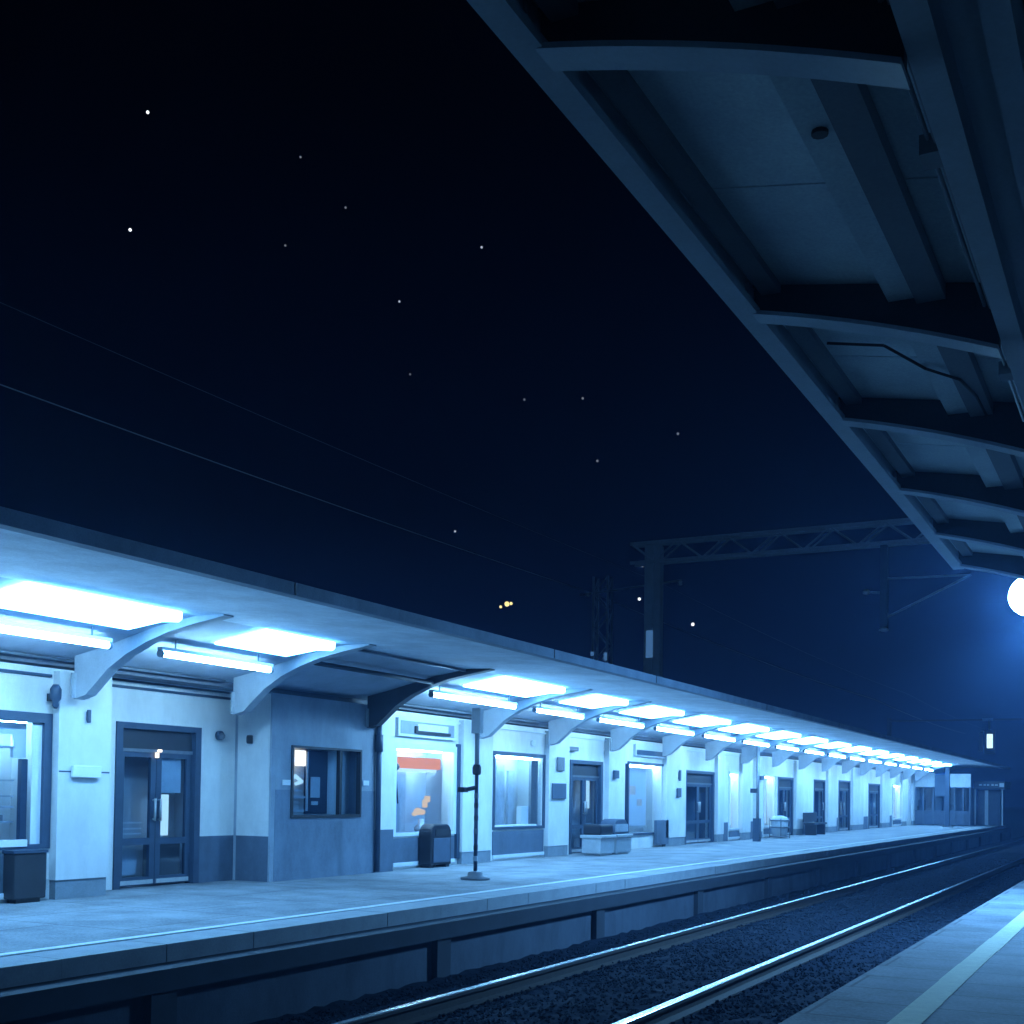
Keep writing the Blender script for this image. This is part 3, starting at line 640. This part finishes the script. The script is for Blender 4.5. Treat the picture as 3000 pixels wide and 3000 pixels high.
MB().box(-1.02,-.99,6.3,6.36,3.46,3.52).build('clip', M['white'], nc)
MB().tube((-1.05,4.3,3.505),(-1.05,4.3,3.52),.03,10).build('cap', M['dark'], nc)
# platform lamp on a mast just beyond the end of the near canopy
t = thing('platform_lamp', 'dazzling white globe lamp cut by the right edge of the picture', 'lamp')
LX, LY, LZ = -1.36, 16.6, 3.74
MB().ball((LX, LY, LZ), .27, 22, .95).build('globe', M['lampm'], t, True)
MB().lathe((LX, LY, LZ+.19), [(.16,0),(.155,.05),(.06,.1),(.04,.2)], 18).build('cap', M['white'], t, True)
MB().tube((LX, LY, LZ+.36), (-.5, LY, LZ+.46), .03, 8).build('arm', M['darksteel'], t, True)
MB().tube((-.5, LY, -.1), (-.5, LY, LZ+.5), .06, 12, .045).build('mast', M['darksteel'], t, True)
MB().lathe((-.5, LY, -.1), [(.16,0),(.16,.04),(.09,.08),(.08,.5),(.06,.55)], 14).build('mast_base', M['darksteel'], t, True)
bl = bpy.data.lights.new('lamp_bulb', 'SPOT'); bl.energy = 3000; bl.color = (.17,.5,1.); bl.spot_size = math.radians(160); bl.spot_blend = .5; bl.shadow_soft_size = .15
bo = bpy.data.objects.new('lamp_bulb', bl); COL.objects.link(bo); bo.location = (LX, LY, LZ-.3); bo.parent = t    # the lamp's downward light (a spot points along -Z)

# ------------------------------------------------------------------ stars and distant lights
def star(p, r, m, lab, cat='star', group='stars in the night sky', name='star'):
    tag(MB().ball(p, r, 8).build(name, M[m], None, True), lab, cat, group)
star((-396,400,302), 0.74, 'starm', 'bright white star highest at the upper left')
star((-405,400,251), 0.74, 'starm', 'bright white star below the highest one at left')
for i, (p, w_) in enumerate((((-288,400,236.3),'faint star right of the two bright ones'),((-311,400,262.2),'faintest star above the pair at centre left'),((-318,400,226.8),'faint star low between the bright star and centre'),
        ((-225,400,207.8),'faint lone star near the canopy side of centre'),((-261.5,400,193.5),'dim star in the middle of the sky'),((-256,400,164),'dim star below the middle of the sky'),
        ((-206,400,147.2),'very dim star left of a similar one'),((-182.3,400,144.4),'dim star at the right, level with a dimmer one'),((-146,400,127),'dim star close to the canopy edge'),((-176.3,400,121),'dim star left of the canopy edge, lowest of its row'))):
    star(p, .48, 'stardim' if i not in (3,4) else 'starmid', w_)
star((-234.7,400,100.8), 0.43, 'starmid', 'small star just above the lower overhead wire')
star((-158.6,400,82), 0.47, 'starmid', 'small star left of the top of portal mast')
star((-159.6,400,70.4), 0.58, 'starm', 'bright star just left of the portal mast')
star((-139.9,400,60.5), 0.62, 'starm', 'bright star just right of the portal mast')
star((-212,400,71.8), 0.98, 'yellowlamp', 'largest yellow lamp of the distant cluster above the canopy', 'distant lamp', 'yellow lamps in the distance', 'distant_lamp')
star((-210.3,400,71.9), 0.62, 'yellowlamp', 'small yellow lamp touching the right of the largest one', 'distant lamp', 'yellow lamps in the distance', 'distant_lamp')
star((-214.6,400,70.9), 0.55, 'yellowlamp', 'small yellow lamp apart at the left of the cluster', 'distant lamp', 'yellow lamps in the distance', 'distant_lamp')

# ------------------------------------------------------------------ night air, sky, camera
hz_ = MB().box(-405, 405, -65, 705, -2.2, 9.6).build('haze', None); hz_.data.materials.clear()
hm = bpy.data.materials.new('haze_air'); hm.use_nodes = True; nt = hm.node_tree; nt.nodes.clear()
o = nt.nodes.new('ShaderNodeOutputMaterial'); v = nt.nodes.new('ShaderNodeVolumePrincipled')
v.inputs['Color'].default_value = (.25,.5,1.,1); v.inputs['Density'].default_value = .0032; v.inputs['Anisotropy'].default_value = .72
nt.links.new(v.outputs[0], o.inputs['Volume']); hz_.data.materials.append(hm); struct(hz_, 'stuff')

W = bpy.data.worlds.new('World'); S.world = W; W.use_nodes = True
nt = W.node_tree; N = nt.nodes; L = nt.links; bg = N['Background']
tc = N.new('ShaderNodeTexCoord'); sx = N.new('ShaderNodeSeparateXYZ'); rp = N.new('ShaderNodeValToRGB')
L.new(tc.outputs['Generated'], sx.inputs[0]); L.new(sx.outputs['Z'], rp.inputs['Fac']); L.new(rp.outputs['Color'], bg.inputs['Color'])
e = rp.color_ramp.elements; e[0].position = 0; e[0].color = (.0015,.006,.032,1); e[1].position = .5; e[1].color = (.00005,.0001,.0006,1)
k = rp.color_ramp.elements.new(.22); k.color = (.0002,.0007,.005,1)
bg.inputs['Strength'].default_value = 1.0

cam = bpy.data.cameras.new('camera'); co = bpy.data.objects.new('camera', cam); COL.objects.link(co); S.camera = co
TH, PI_, RO = math.radians(27.58525), math.radians(1.5), math.radians(.8)
fw = Vector((-math.sin(TH), math.cos(TH), 0)); rt = Vector((math.cos(TH), math.sin(TH), 0)); up = Vector((0,0,1))
f2 = fw*math.cos(PI_)+up*math.sin(PI_); u2 = up*math.cos(PI_)-fw*math.sin(PI_)
r3 = rt*math.cos(RO)+u2*math.sin(RO); u3 = u2*math.cos(RO)-rt*math.sin(RO)
co.matrix_world = Matrix(((r3.x,u3.x,-f2.x,0),(r3.y,u3.y,-f2.y,0),(r3.z,u3.z,-f2.z,1.15),(0,0,0,1)))
cam.sensor_width = 36; cam.lens = 36*3600/3000; cam.shift_y = (2235.47-1500)/3000; cam.clip_end = 2000; cam.clip_start = .05

S.view_settings.view_transform = 'Standard'; S.view_settings.look = 'None'; S.view_settings.exposure = 0; S.view_settings.gamma = 1
S.render.engine = 'CYCLES'; cy = S.cycles
cy.use_denoising = True; cy.max_bounces = 7; cy.diffuse_bounces = 4; cy.glossy_bounces = 3; cy.transparent_max_bounces = 8; cy.volume_bounces = 0
cy.sample_clamp_indirect = 6; cy.caustics_reflective = False; cy.caustics_refractive = False
